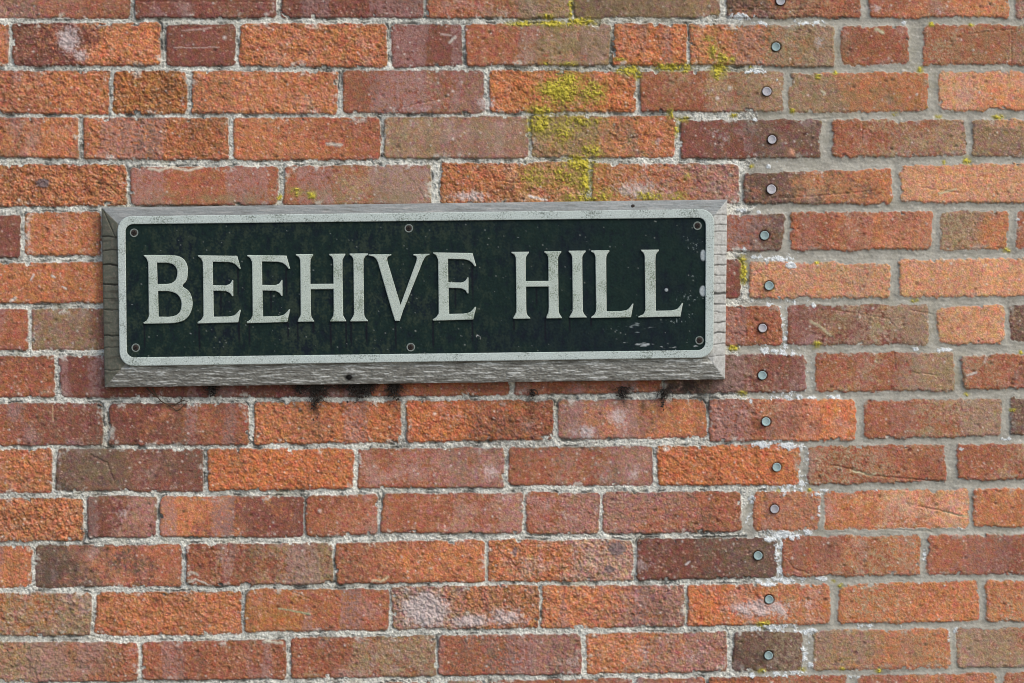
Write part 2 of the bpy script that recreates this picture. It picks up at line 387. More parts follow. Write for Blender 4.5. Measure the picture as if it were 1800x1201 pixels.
kiss = sst(0.06, 0.16, fbm(X + 6 * w_hi, Y * 0.12 + 31 * ra, 62, 2, 6)) * (rb > 0.5) * (pit < 7) * (1 - 0.6 * RIGHT) * sst(-0.5, 0.2, f3 + 0.5 * f2)
C = mix(C, lin((152, 122, 118)), 0.55 * kiss)
pale_fleck = sst(0.40, 0.66, fbm(X, Y, 5.0, 3, 4, 0.7)); C = mix(C, lin((222, 190, 168)), 0.5 * pale_fleck)  # pale flecks scattered at random over the brick faces
C = mix(C, SOOT, 0.55 * sst(0.42, 0.75, -f2 + 0.4 * f3) * (0.5 + 0.5 * pn))
C = mix(C, SOOT, 0.38 * sst(-6, 0, ed + 2 * f2) * (1 - 0.6 * RIGHT))
Cb = C
LIME = lin((206, 205, 193)); SAND = lin((156, 153, 141))
Cl = LIME[None, None] * (1 + 0.22 * blot + 0.30 * crumb)[..., None]
Cl = Cl * (1 + 0.12 * lum + 0.16 * stroke_n)[..., None]
Cl = mix(Cl, lin((96, 96, 88)), 0.5 * sst(0.05, 0.5, fbm(X, Y, 48, 3, 2) + 0.5 * f3))
Cl = mix(Cl, lin((52, 54, 50)), 0.8 * sst(0.30, 0.62, fbm(X, Y * 1.3, 9, 4, 3, 0.7) + 0.25 * blot))
Cl = mix(Cl, lin((58, 58, 52)), 0.7 * mo_d); Cl = mix(Cl, lin((236, 236, 228)), 0.45 * mo_l)
Cl = mix(Cl, lin((180, 174, 146)), 0.5 * sst(0.2, 0.7, fbm(X, Y, 70, 3, 8)))
Cr = SAND[None, None] * (1 + 0.12 * blot + 0.10 * crumb)[..., None]
Cr = Cr * (1 + 0.05 * lum)[..., None]
Cr = mix(Cr, lin((96, 94, 84)), 0.35 * mo_d); Cr = mix(Cr, lin((200, 198, 188)), 0.3 * mo_l)
Cr = mix(Cr, lin((132, 130, 114)), 0.5 * sst(0.1, 0.6, fbm(X, Y, 40, 4, 5)))
Cm = mix(Cl, Cr, MR)
wc = sst(0.8, -1.2, ed)
smear = sst(0.22, 0.5, fbm(X, Y, 32, 4, 10, 0.65) + 0.3 * f3) * sst(-15, -1, sd) * sst(-16, -6, sd + 6 * f2)
Cb = mix(Cb, mix(LIME[None, None] * np.ones((ny, nx, 1)), SAND[None, None] * np.ones((ny, nx, 1)), MR), 0.6 * smear)
C = mix(Cm, Cb, wc); C = mix(C, lin((40, 38, 33)), 0.7 * np.clip(gap, 0, 1))  # gap shadow at the joint edges put into the colour, with some soot
# soot and damp staining that runs across bricks and joints alike, stronger to the left
run = fbm(X, Y * 0.45, 90, 4, 6, 0.6) + 0.35 * fbm(X, Y * 0.3, 24, 3, 1)
C = mix(C, lin((84, 74, 62)), (0.60 - 0.30 * RIGHT) * sst(0.02, 0.55, run) * sst(-0.3, 0.4, f3 + 0.6 * f2))
C = mix(C, lin((120, 114, 84)), 0.35 * sst(0.25, 0.6, fbm(X, Y, 120, 3, 3)) * sst(-0.2, 0.4, f3))

def blobs(lst):
    r = np.zeros((ny, nx))
    for (bx, by, rx, ry, a) in lst:
        xa, xb = np.searchsorted(xs, (bx - 3 * rx, bx + 3 * rx)); ya, yb = np.searchsorted(ys, (by - 3 * ry, by + 3 * ry))
        s = (slice(ya, yb), slice(xa, xb))
        r[s] = np.maximum(r[s], a * np.exp(-(((X[s] - bx) / rx) ** 2 + ((Y[s] - by) / ry) ** 2)))
    return r
# grey-green algae, pale bloom, soot with shade under the board painted in
alg = blobs([(300,350,70,12,.9),(400,350,90,10,.9),(640,348,120,14,1),(560,340,60,14,.8),(850,345,70,12,.6),(1090,20,130,22,.7),(985,75,90,40,.6),
             (1400,80,80,35,.6),(1300,130,70,20,.4),(1500,170,110,35,.6),(880,240,90,30,.6),(760,250,60,30,.5),(1730,80,80,35,.7),(1240,60,50,40,.3),
             (1110,60,40,30,.5),(180,820,50,50,.5),(560,990,30,40,.5),(1480,90,30,25,.4),(1460,330,60,20,.5),(1640,570,60,40,.4),(1670,650,40,30,.6),(1750,1140,50,30,.6),
             (1600,1145,70,25,.5),(690,1150,60,30,.4),(60,1150,90,40,.4),(1470,560,50,25,.35)])
C = mix(C, lin((128, 118, 84)), np.clip(alg * sst(-0.35, 0.35, f4 + 0.4 * f3), 0, 1) * 0.75)
pale = blobs([(122,70,26,30,1),(145,95,22,18,.8),(300,60,14,8,.5),(1120,335,50,22,.9),(830,345,60,14,.8),(1160,250,30,25,.5),(1265,240,30,30,.5),(860,180,30,20,.7),(740,190,60,14,.5),
              (750,1072,50,38,1.2),(835,1092,60,14,.9),(890,1085,50,25,.8),(730,1040,30,25,.6),(1030,760,40,25,.7),(1090,735,30,30,.7),(800,735,40,20,.5),(870,830,40,25,.6),(1060,830,30,30,.5),(1110,830,26,22,.6),
              (1340,1070,70,22,.9),(1420,1060,30,22,.5),(850,1085,30,18,.6),(215,905,30,25,.5),(1440,70,12,20,.7),(900,1160,40,16,.5),(1000,1165,30,20,.6),(1130,1150,40,30,.5),
              (1530,15,40,10,.6),(1650,20,20,14,.6),(1220,1150,40,30,.5),(1130,985,40,35,.5),(240,1150,60,20,.4),(1000,900,25,30,.5)])
C = mix(C, lin((196, 184, 180)), sst(0.38, 0.85, pale + 0.5 * (f4 + 0.8 * f3)) * np.clip(1.6 * pale, 0, 1) * 0.72)
soot_and_shade = blobs([(1205,682,42,14,1.3),(1180,684,20,12,1.3),(1040,682,90,5,.7),(560,690,22,10,.8),(610,684,34,9,.9),(650,690,26,12,.9),(692,692,14,16,.9),(375,690,16,10,.6),(530,684,14,7,.8),(640,708,10,20,.5),(555,720,7,14,.8),(840,684,40,6,.5),(985,684,60,6,.6),(1100,690,16,8,.7),(450,684,60,5,.4),(862,790,5,10,.5),(1130,684,60,6,.7),(1188,684,30,12,1),(1235,690,30,8,.6),(935,715,6,12,.7),(1095,706,8,10,.8),(1130,714,5,14,.7),(1165,722,6,18,.8),(1088,690,10,10,.7),(560,705,14,16,.6),(640,692,28,12,.7),
              (690,696,10,18,.7),(82,322,16,9,.9),(70,326,8,12,.8),(178,316,5,4,.9),(188,327,4,4,.9),(100,850,8,16,.8),(112,855,10,10,.8),(100,1000,22,30,.45),(85,1010,20,20,.5),(95,35,70,3,.8),
              (235,115,40,4,.8),(860,776,7,8,1),(275,1055,6,8,.8),(1290,1150,8,30,.5),(1460,975,20,30,.4),(1050,40,18,3,.5),(1480,30,25,3,.6),(330,700,40,5,.5)])
C = mix(C, lin((34, 31, 29)), np.clip(soot_and_shade * sst(-0.5, 0.3, f4 + 0.6 * f3), 0, 1) * 0.85)
H = H - 5.0 * blobs([(860, 776, 6, 7, 1.0)])
# grey flint inclusions
inc = blobs([(75,322,14,9,1),(1085,965,18,14,1),(905,970,5,10,.9),(1070,1000,16,9,.7),(545,930,8,8,.5)])
C = mix(C, lin((112, 100, 102)), sst(0.35, 0.6, inc + 0.25 * f3) * 0.8)
# hairline cracks and drag marks
def stroke(pts, w, depth, tint=None, k=0.8):
    global H, C
    d = np.full((ny, nx), 1e3)
    for (a, b), (c, e) in zip(pts[:-1], pts[1:]):
        m = 12; xa, xb = np.searchsorted(xs, (min(a, c) - m, max(a, c) + m)); ya, yb = np.searchsorted(ys, (min(b, e) - m, max(b, e) + m))
        s = (slice(ya, yb), slice(xa, xb)); L2 = max((c - a) ** 2 + (e - b) ** 2, 1e-6)
        q = np.clip(((X[s] - a) * (c - a) + (Y[s] - b) * (e - b)) / L2, 0, 1)
        d[s] = np.minimum(d[s], np.hypot(X[s] - a - q * (c - a) + 1.5 * w_hi[s], Y[s] - b - q * (e - b) + 2 * w_hi2[s]))
    g = sst(w, 0.2, d); H = H - depth * g
    if tint is not None: C = mix(C, lin(tint), k * g)
for a in (([(1460,818),(1485,822),(1530,836),(1600,842),(1655,847)],2.4,2.0), ([(1615,890),(1645,896),(1690,907)],2.5,1.8), ([(160,800),(188,815),(200,846)],2.2,1.5),
          ([(700,192),(735,182),(760,178),(790,170)],2.2,1.2), ([(1380,345),(1290+60,350),(1470,342),(1540,335)],2.2,1.3), ([(1385,985),(1395,1000),(1420,1008)],2.4,1.6),
          ([(1600,545),(1640,552)],2,1.2), ([(1572,620),(1574,650)],2,1.4), ([(1515,208),(1516,245)],2,1.3), ([(1600,655),(1650,660)],2,1.4), ([(1280,15),(1400,18),(1440,14)],2,1.2),
          ([(80,35),(150,36),(225,33)],2,1.6), ([(1570,600),(1575,575),(1560,560),(1470,545)],2,1.0), ([(240,3),(480,4)],2.2,1.0), ([(1700,60),(1780,52)],2,1.2), ([(1778,45),(1778,112)],1.8,1.6),
          ([(735,330),(746,350)],2,1.0), ([(860,300),(870,318),(930,322)],2.5,1.6), ([(155,320),(190,325),(215,350)],2.2,1.8), ([(500,1035),(560,1060)],2,1.0), ([(320,300),(340,297)],3,0.8),
          ([(1430,210),(1490,206)],2,1.0), ([(1620,330),(1690,340)],2,1.0), ([(1550,930),(1640,935)],2,.8)):
    stroke(*a)
for a in (([(1500,828),(1530,835),(1540,832)],3,0.3,(190,184,150)), ([(1660,900),(1700,909)],2.6,0.3,(176,172,140)), ([(490,1070),(515,1074),(545,1080)],2.6,-0.4,(170,180,140)),
          ([(262,297),(280,300),(300,294),(330,300),(355,294)],4,-0.4,(198,192,172)), ([(320,54),(350,52),(372,49)],2.4,-.2,(176,150,138)), ([(305,83),(345,84),(385,83)],1.8,-.2,(180,160,148)),
          ([(92,713),(93,738)],1.6,-.2,(196,170,130)), ([(575,253),(600,255)],5,-.5,(180,178,165)), ([(1650,340),(1680,333)],2.6,-.2,(186,184,150)), ([(1540,52),(1552,58)],5,-.3,(196,196,160)),
          ([(1445,160),(1450,165)],4,-.3,(190,186,160)), ([(930,345),(960,352)],4,-.3,(205,200,195)), ([(655,1020),(670,1022),(682,1014)],3.5,-.4,(196,184,150)), ([(465,1128),(495,1130)],4,-.3,(190,186,165)),
          ([(1425,565),(1440,573),(1460,590)],4,-.3,(176,168,136)), ([(1700,660),(1716,655)],3.5,-.3,(190,188,178)), ([(60,482),(55,492)],3,-.3,(205,200,190)), ([(92,485),(97,488)],3,-.3,(205,200,190)),
          ([(110,505),(116,508)],3,-.3,(205,200,190)), ([(18,530),(28,524)],4,-.3,(205,200,190)), ([(198,755),(190,770)],8,-.6,(168,166,155)), ([(335,1005),(348,1010)],3.5,-.4,(190,184,165)),
          ([(330,1025),(345,1018),(372,1030)],3,-.4,(186,182,168)), ([(790,75),(800,65)],4,-.3,(190,186,172)), ([(775,60),(792,62)],3,-.3,(176,160,150)), ([(1205,992),(1212,988)],3,-.3,(206,200,196))):
    stroke(*a)
C = mix(C, lin((196, 140, 112)), blobs([(1391, 269, 5, 6, 1.0)])); H = H + 2 * blobs([(1391, 269, 5, 5, 1.0)])
# pale crumbs and spores scattered over everything
nspk = 1500
for q in range(nspk):
    px, py = rng.uniform(-20, 1820), rng.uniform(-20, 1220); r = rng.uniform(0.8, 1.9) * (1.9 if q % 40 == 0 else 1)
    i, j = np.searchsorted(xs, px), np.searchsorted(ys, py); s = (slice(max(j - 3, 0), j + 4), slice(max(i - 3, 0), i + 4))
    g = np.exp(-((X[s] - px) ** 2 + (Y[s] - py) ** 2) / r ** 2); H[s] += 0.5 * g
    C[s] = C[s] + (lin((205, 198, 186)) - C[s]) * (0.75 * g)[..., None]

# lichen crusts: bright yellow above the sign, white rosettes along the tied joint
yel = blobs([(985,160,42,26,1.1),(1000,140,30,14,.9),(950,195,22,10,1.1),(1040,165,30,26,.8),(950,218,24,22,1.0),(985,230,36,20,.8),(1020,215,50,12,.7),(1040,265,22,16,.8),(1020,288,34,16,1.0),(1030,320,14,26,1.0),
             (995,310,34,22,.7),(940,310,30,26,.6),(915,41,26,6,1.0),(975,42,36,6,1.1),(1020,38,26,8,1.0),(1003,10,6,26,.9),(960,28,14,5,.8),(1106,124,22,9,1.1),(1122,134,8,10,1.0),(1180,118,36,7,1.1),(1265,123,18,12,1.1),
             (1262,130,10,12,1),(1252,88,12,16,.8),(1270,102,14,12,.8),(1286,105,8,10,.8),(1245,70,10,8,.7),(1205,120,12,9,.9),(1090,105,14,5,.8),(1000,112,20,5,.9),(960,112,12,4,.7),(1178,200,8,12,.8),(1190,230,6,16,.8),
             (1140,345,24,12,.8),(1060,345,30,14,.7),(1190,345,18,12,.6),(1020,350,40,12,.8),(548,344,8,8,1.2),(492,346,5,6,1.2),(521,336,12,10,.7),(1200,210,16,8,.6),(1308,480,7,20,1.1),(1305,455,8,8,.9),
             (1290,612,10,6,1.0),(1436,606,9,8,.9),(1306,692,9,6,1.0),(1438,135,6,6,.9),(1468,129,5,5,1.0),(1618,122,6,7,1.2),(1393,195,5,6,1.2),(1290,203,8,4,.9),(1700,282,8,8,.9),(1660,285,5,5,.9),(1755,205,12,6,.8),
             (1637,43,6,5,1),(1708,44,5,4,1),(1320,118,6,4,.8),(1322,292,5,5,.8),(1210,310,10,10,.5),(1207,1000,0.1,.1,0),(1345,1098,16,8,.9),(1410,1178,8,5,1),(1340,1180,10,5,.9),(1480,1176,6,5,.9),(1545,1180,7,5,.9),(1370,862,6,5,.8),
             (1424,862,5,4,1),(1478,1030,6,5,.9),(1465,1022,5,4,.8),(1795,620,5,4,1.1),(1780,720,7,4,.8),(1610,528,10,5,.7),(1770,440,8,6,.7),(1437,462,5,4,1),(1575,200,8,5,.6),(1650,205,10,5,.6),(1700,693,6,4,.8)])
crisp = fbm(X, Y, 6, 3, 2, 0.75)
ysum = yel * 0.9 + 0.36 * f4 + 0.75 * crisp - 0.04 * (wb > .5)
ymask = sst(0.54, 0.84, ysum); C = mix(C, lin((150, 140, 62)), 0.75 * sst(0.0, 0.6, ysum) * sst(.03, .45, yel))
yfilm = blobs([(990,175,80,62,.95),(1005,240,70,52,.85),(1015,310,75,42,.9),(985,40,80,16,.6),(1003,15,40,30,.5),(1180,118,110,14,.6),(1262,100,36,34,.5),(1100,345,110,18,.6),(930,345,60,20,.4)])
olv = blobs([(1120,12,140,24,1),(1010,75,70,38,.9),(925,12,70,22,.7),(1400,78,70,34,.6),(1180,165,60,30,.5),(1290,55,40,30,.4),(1330,165,40,30,.5),(1500,165,110,30,.5)])
C = mix(C, lin((104, 88, 58)), 0.75 * np.clip(olv, 0, 1) * sst(-0.3, 0.4, 0.6 * crisp + 0.6 * f4))
C = mix(C, lin((146, 132, 60)), 0.9 * yfilm * sst(-0.25, 0.45, 0.7 * crisp + 0.5 * f4))
band = np.exp(-((X - 1375) / 75) ** 2) * (0.45 + 0.55 * sst(300, 700, Y)) * (Y > -20) * (Y < 1230) * sst(3.0, -0.0, -ed)
wl = blobs([(1420,40,50,9,.8),(1300,30,30,10,.9),(1340,40,30,8,.8),(1290,60,8,8,.5),(1330,125,35,9,.8),(1360,140,20,6,.6),(1420,45,0.1,.1,0),(1588,40,8,6,.9),(1305,370,14,6,1.1),(1335,372,6,6,.9),(1352,293,6,5,1.1),(1328,210,6,4,1.),(1372,455,40,9,.9),(1390,466,12,8,1.2),(1330,452,20,6,.9),
            (1310,440,10,8,.8),(1345,617,12,7,1.2),(1362,617,10,6,1.1),(1378,620,8,5,1.),(1395,622,6,5,1.),(1380,596,6,8,1.),(1610,614,8,6,1.1),(1660,616,22,7,.9),(1470,698,20,6,1),(1430,537,6,6,1.2),(1350,536,6,5,1.1),(1320,706,4,10,.9),(1370,700,30,8,.7),(1340,782,24,9,1.1),(1385,784,26,9,1.1),(1430,700,20,7,.7),
            (1410,850,12,8,1.),(1380,870,20,8,.6),(1440,870,22,6,.8),(1450,862,14,5,.9),(1322,880,12,18,.8),(1318,915,10,18,.7),(1375,940,30,10,1.1),(1355,948,20,8,1.),(1420,936,14,8,1.),(1395,945,20,7,.9),(1365,975,8,24,.8),(1370,1000,8,20,.9),(1380,1020,26,8,1.1),(1350,1026,18,8,1.),(1445,1018,14,6,1.1),(1335,1022,12,6,.8),
            (1360,1103,22,7,1.1),(1330,1105,16,7,1.),(1420,1110,24,8,1.),(1520,1100,30,6,.8),(1580,1102,20,5,.6),(1415,1150,10,24,.9),(1425,1170,14,12,.8),(1322,1188,7,6,1.3),(1500,1190,20,6,.8),(1450,1192,20,6,.6),(1680,1110,6,16,.8),(1690,790,10,6,.9),(1660,445,8,5,.7),(1625,975,6,20,.8),(1440,900,5,18,.8),(1668,1118,5,20,.8),(1770,772,20,6,.7),
            (1790,385,6,5,.8),(1690,930,8,5,.8),(1540,862,8,4,.8),(1660,1030,6,4,.7),(1485,1060,.1,.1,0)])
wmask = sst(0.55, 0.72, np.maximum(wl, 0.68 * band) * 0.9 + 0.38 * fbm(X, Y, 11, 3, 1, 0.6) + 0.40 * crisp)
ycol = lin((182, 168, 62))[None, None] * (1 + 0.5 * crisp + 0.3 * f2 + 0.1 * lum)[..., None]
wcol = lin((208, 213, 212))[None, None] * (1 + 0.25 * crisp + 0.12 * f2 + 0.06 * lum)[..., None]
C = mix(C, ycol, ymask); C = mix(C, wcol, wmask * 0.95)
H = H + ymask * (1.3 + 1.8 * crisp) + wmask * (0.8 + 0.7 * f3)
C = np.clip(C, 0.004, 0.85)

# each stud sits in a drilled socket
STUDS = [(1372, 1.5, 'g', 'round grey stud cut by the top of the picture, highest of the row'),
 (1364, 82.5, 'b', 'blue-grey round stud in the brown brick with yellow lichen on its left half'),
 (1348, 161, 'g', 'lilac-grey round stud, third from the top, level with the brightest yellow lichen'),
 (1357, 245.5, 'g', 'grey round stud in the dark maroon brick with an orange chip below'),
 (1356, 333, 'g', 'slightly larger lilac-grey stud just above the level of the sign board top'),
 (1344, 414, 'b', 'blue-grey round stud level with the top right screw of the sign'),
 (1352, 502.5, 'b', 'blue-grey round stud with a shaded hollow, beside the yellowed upright joint'),
 (1340.5, 577, 'g', 'lilac-grey round stud level with the lower right screw of the sign'),
 (1340, 660, 'b', 'blue-grey stud level with the bottom right corner of the timber board'),
 (1346.5, 741.5, 'b', 'grey round stud in the half brown, half orange brick below the sign'),
 (1365.5, 821.5, 'b', 'blue-grey round stud near the right end of a bright orange brick'),
 (1361.5, 895, 'g', 'lilac-grey round stud in the short orange half brick'),
 (1332.5, 977, 'b', 'pale bluish stud in the dark purple-brown brick, farthest left of the row'),
 (1352, 1054, 'b', 'blue-grey round stud in the orange brick mottled with grey lichen'),
 (1351, 1152.5, 'b', 'blue-grey stud in the short dark brown brick, lowest of the row')]
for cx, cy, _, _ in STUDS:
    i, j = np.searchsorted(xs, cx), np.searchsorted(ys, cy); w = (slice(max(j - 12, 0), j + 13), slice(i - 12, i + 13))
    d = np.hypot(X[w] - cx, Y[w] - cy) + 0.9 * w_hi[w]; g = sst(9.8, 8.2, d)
    H[w] = H[w] * (1 - g) - 4.5 * g; C[w] = C[w] + (lin((46, 40, 34)) - C[w]) * (0.3 * g)[..., None]  # socket shadow round each stud is darkened into the colour too
FRONT = np.empty((ny, nx, 3)); FRONT[..., 0] = (X - 900) * S; FRONT[..., 1] = -H * 0.001; FRONT[..., 2] = ZC + (600.5 - Y) * S
cls = np.where(wc > 0.5, 0, np.where(MR < 0.5, 1, 2))
cls = np.where(ymask > 0.55, 3, cls); cls = np.where(wmask > 0.55, 4, cls)
Q = grid_faces(ny, nx).reshape(-1, 4)
fc = cls[:-1, :-1].reshape(-1)
WALL = thing('brick_wall', 'weathered red brick wall with pale mortar joints, filling the whole background behind the sign', 'wall', ((900 - 900) * S, 0.0, 0.0))
def part_of_wall(name, k, material, label, kind=None):
    q = Q[fc == k]; used, inv = np.unique(q, return_inverse=True)
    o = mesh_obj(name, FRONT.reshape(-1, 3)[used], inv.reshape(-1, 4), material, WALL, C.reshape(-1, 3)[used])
    tag(o, label, kind=kind); return o
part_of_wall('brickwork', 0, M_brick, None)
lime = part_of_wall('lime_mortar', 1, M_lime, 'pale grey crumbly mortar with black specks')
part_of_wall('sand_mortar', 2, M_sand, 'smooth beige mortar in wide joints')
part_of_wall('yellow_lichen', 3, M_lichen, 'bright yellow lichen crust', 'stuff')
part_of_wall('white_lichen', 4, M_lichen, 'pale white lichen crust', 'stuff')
# the body of the wall behind the relief
xl, xr, zt = (xs[0] - 900) * S, (xs[-1] - 900) * S, ZC + (600.5 - ys[0]) * S
bv = [(x, y, z) for z in (0.0, zt) for (x, y) in ((xl, .012), (xr, .012), (xr, .23), (xl, .23))]
mesh_obj('core', bv, [(0, 1, 5, 4), (1, 2, 6, 5), (2, 3, 7, 6), (3, 0, 4, 7), (4, 5, 6, 7), (3, 2, 1, 0)], mat('wall_core', base=(140, 84, 62), var=.3, vscale=40), WALL, smooth=False)
g = mesh_obj('ground', [(-40, -60, 0), (40, -60, 0), (40, 20, 0), (-40, 20, 0)], [(0, 1, 2, 3)], M_ground, smooth=False)  # out of view, added to bounce light onto the undersides
tag(g, 'unseen grey pavement in front of the wall, added for bounce light', kind='structure')

# ------------------------------------------------------------------ the sign
def bil(q, u, v):
    TL, TR, BR, BL = [np.array(p, float) for p in q]
    return (TL * ((1 - u) * (1 - v))[..., None] + TR * (u * (1 - v))[..., None] + BR * (u * v)[..., None] + BL * ((1 - u) * v)[..., None])
def at_depth(p, h):
    f = (D - h) / D
    return np.stack([(p[..., 0] - 900) * S * f, -h, ZC + (600.5 - p[..., 1]) * S * f], -1)
def skirt(G, CC, back):
    """close a relief grid with straight sides running back to y = back"""
    n, m = G.shape[:2]
    idx = np.arange(n * m).reshape(n, m)
    rim = np.concatenate([idx[0, :-1], idx[:-1, -1], idx[-1, :0:-1], idx[:0:-1, 0]])
    V = G.reshape(-1, 3); R = V[rim].copy(); R[:, 1] = back
    k = len(rim); a = np.arange(k); b = (a + 1) % k
    F = np.stack([rim[a], rim[b], n * m + b, n * m + a], -1)
    # second copy of the rim keeps the arris crisp
    return np.concatenate([V, R]), np.concatenate([grid_faces(n, m).reshape(-1, 4), F]), np.concatenate([CC.reshape(-1, 3), CC.reshape(-1, 3)[rim] * 0.9])

sx, sy, sz = P(729, 674, 0.0)
SIGN = thing('street_name_sign', 'dark metal name sign reading BEEHIVE HILL in raised letters on a grey timber board', 'street sign', (sx, 0.0, sz))

H_EDGE, H_FRONT = 0.0180, 0.0265
BQ = [(178.5, 365), (1278.5, 351), (1274.5, 667), (184, 681)]
bw, bh = 1097, 316
nu, nv = 860, 250
u = np.linspace(0, 1, nu)[None, :] * np.ones((nv, 1)); v = np.linspace(0, 1, nv)[:, None] * np.ones((1, nu))
pp = bil(BQ, u, v); bx, by = pp[..., 0], pp[..., 1]
dl, dr, dt, db = u * bw, (1 - u) * bw, v * bh, (1 - v) * bh
wob = 1.5 * fbm(bx, by, 90, 3, 3)
prof = np.minimum(np.minimum(dl / 25, dr / 21), np.minimum(dt / 26, db / 27)) + 0.04 * wob
zone_l = (dl / 25 <= np.minimum(dt / 26, db / 27)) & (dl < 60); zone_r = (dr / 21 <= np.minimum(dt / 26, db / 27)) & (dr < 60)
end = zone_l | zone_r; zone_t = ~end & (dt < 60); zone_b = ~end & (db < 70)
g_long = fbm(bx, by * 13 + 40 * fbm(bx, by, 150, 2, 4), 48, 4, 2, 0.7); g_fine = fbm(bx, by * 9, 16, 3, 6, 0.75)
g_end = fbm(bx * 1.4, by, 7, 3, 7, .7); g_end2 = fbm(bx, by * 5, 40, 3, 5)
hh = H_EDGE + (H_FRONT - H_EDGE) * np.clip(prof, 0, 1)
hh = hh - 0.0016 * np.exp(-np.clip(np.minimum(np.minimum(dl, dr), np.minimum(dt, db)), 0, 99) / 2.0)
grain = np.where(zone_b, 0.0011, 0.0006) * g_long + 0.00045 * g_fine - 0.0009 * sst(0.10, 0.0, np.abs(g_long)) * np.where(zone_b, 1.3, 0.5)
grain_e = 0.0005 * g_end + 0.0003 * g_end2
crack = np.zeros_like(bx)
def bcrack(y0, slope, w, side, a=1.0, reach=60):
    global crack
    yy = y0 + slope * (bx - (192 if side < 0 else 1266)) + 2.0 * fbm(bx, by, 14, 2, 9)
    c = a * sst(w, w * 0.25, np.abs(by - yy)) * (zone_l if side < 0 else zone_r)
    if reach < 60: c = c * (dl < reach if side < 0 else dr < reach)
    crack = np.maximum(crack, c)
for y0, s_, w_, a_ in ((417, .05, 1.7, .8), (440, -.05, 1.7, .7), (465.5, .05, 2.1, 1), (500, .06, 2.1, 1), (545, .02, 1.6, .6), (590, .04, 1.8, .8), (612, -.03, 1.4, .5), (650, .05, 1.4, .5), (525, 0, 1.3, .5)):
    bcrack(y0, s_, w_, -1, a_)
for y0, s_, w_, a_ in ((378, .03, 1.3, .5), (395, .04, 1.5, .6), (407, .0, 1.3, .6), (432, .05, 1.3, .5), (448, .02, 1.4, .6), (466, -.03, 1.7, .8), (484, .02, 1.4, .6), (499, -.05, 1.3, .5), (516.5, .02, 3.2, 1.0),
                       (535, .05, 1.6, .8), (566, -.1, 1.4, .8), (585, -.08, 1.7, .9), (605, -.1, 1.4, .7), (625, -.1, 1.3, .5), (549, .1, 1.2, .5)):
    bcrack(y0, s_, w_, 1, a_)
yy = 372 + 1.1 * (bx - 184); crack = np.maximum(crack, 0.8 * sst(2.0, .5, np.abs(by - (365 + 2.3 * (bx - 180)))) * zone_l * (by < 420))
hh = hh + np.where(end, grain_e, grain) - 0.0028 * crack
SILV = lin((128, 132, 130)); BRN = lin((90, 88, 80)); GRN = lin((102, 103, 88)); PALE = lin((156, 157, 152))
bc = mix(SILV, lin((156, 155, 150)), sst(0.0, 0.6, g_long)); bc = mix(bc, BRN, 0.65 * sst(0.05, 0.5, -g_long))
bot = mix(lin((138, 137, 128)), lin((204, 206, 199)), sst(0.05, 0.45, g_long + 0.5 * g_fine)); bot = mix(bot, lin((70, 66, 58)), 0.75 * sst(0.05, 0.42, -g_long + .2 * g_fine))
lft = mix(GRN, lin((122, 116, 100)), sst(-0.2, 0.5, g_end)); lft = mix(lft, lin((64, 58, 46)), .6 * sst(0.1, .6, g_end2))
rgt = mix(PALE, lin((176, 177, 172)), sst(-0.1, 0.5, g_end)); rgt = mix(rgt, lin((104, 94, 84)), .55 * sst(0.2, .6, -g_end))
bc = np.where(zone_b[..., None], bot, bc); bc = np.where(zone_l[..., None], lft, bc); bc = np.where(zone_r[..., None], rgt, bc)  # dark left end, pale right end: weathering, with side light put into the colour
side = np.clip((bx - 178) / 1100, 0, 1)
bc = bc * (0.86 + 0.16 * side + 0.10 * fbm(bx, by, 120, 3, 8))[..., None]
bc = mix(bc, lin((30, 26, 22)), 0.8 * np.clip(crack, 0, 1))  # shade of the deep cracks put into the colour
kn = np.exp(-(((bx - 613) / 7) ** 2 + ((by - 663) / 5) ** 2)); bc = mix(bc, lin((26, 22, 20)), np.clip(kn * 1.5, 0, 1)); hh = hh - 0.003 * kn
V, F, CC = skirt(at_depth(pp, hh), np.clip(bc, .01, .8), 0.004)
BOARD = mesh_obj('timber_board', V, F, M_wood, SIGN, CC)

# painted face
H_PLATE = 0.0304; H_RAISE = 0.0334
FQ = [(214.5, 388.5), (1247.5, 376), (1246, 621.5), (217.5, 635)]
nu, nv = 900, 224
u = np.linspace(0, 1, nu)[None, :] * np.ones((nv, 1)); v = np.linspace(0, 1, nv)[:, None] * np.ones((1, nu))
pp = bil(FQ, u, v); px_, py_ = pp[..., 0], pp[..., 1]
n1 = fbm(px_, py_, 70, 4, 0); n2 = fbm(px_, py_ * 0.55, 14, 4, 3, .65); n3 = fbm(px_, py_, 4, 2, 6)
left = sst(1080, 700, px_ + 120 * n1)
base = mix(lin((20, 36, 33)), lin((15, 28, 33)), sst(-.3, .5, n1))
base = mix(base, lin((52, 62, 48)), 0.52 * sst(-0.15, 0.5, n2 + 0.5 * n1 + 0.5 * n3) * (0.25 + 0.75 * left))
base = mix(base, lin((16, 22, 32)), 0.6 * sst(0.1, .5, -n2))
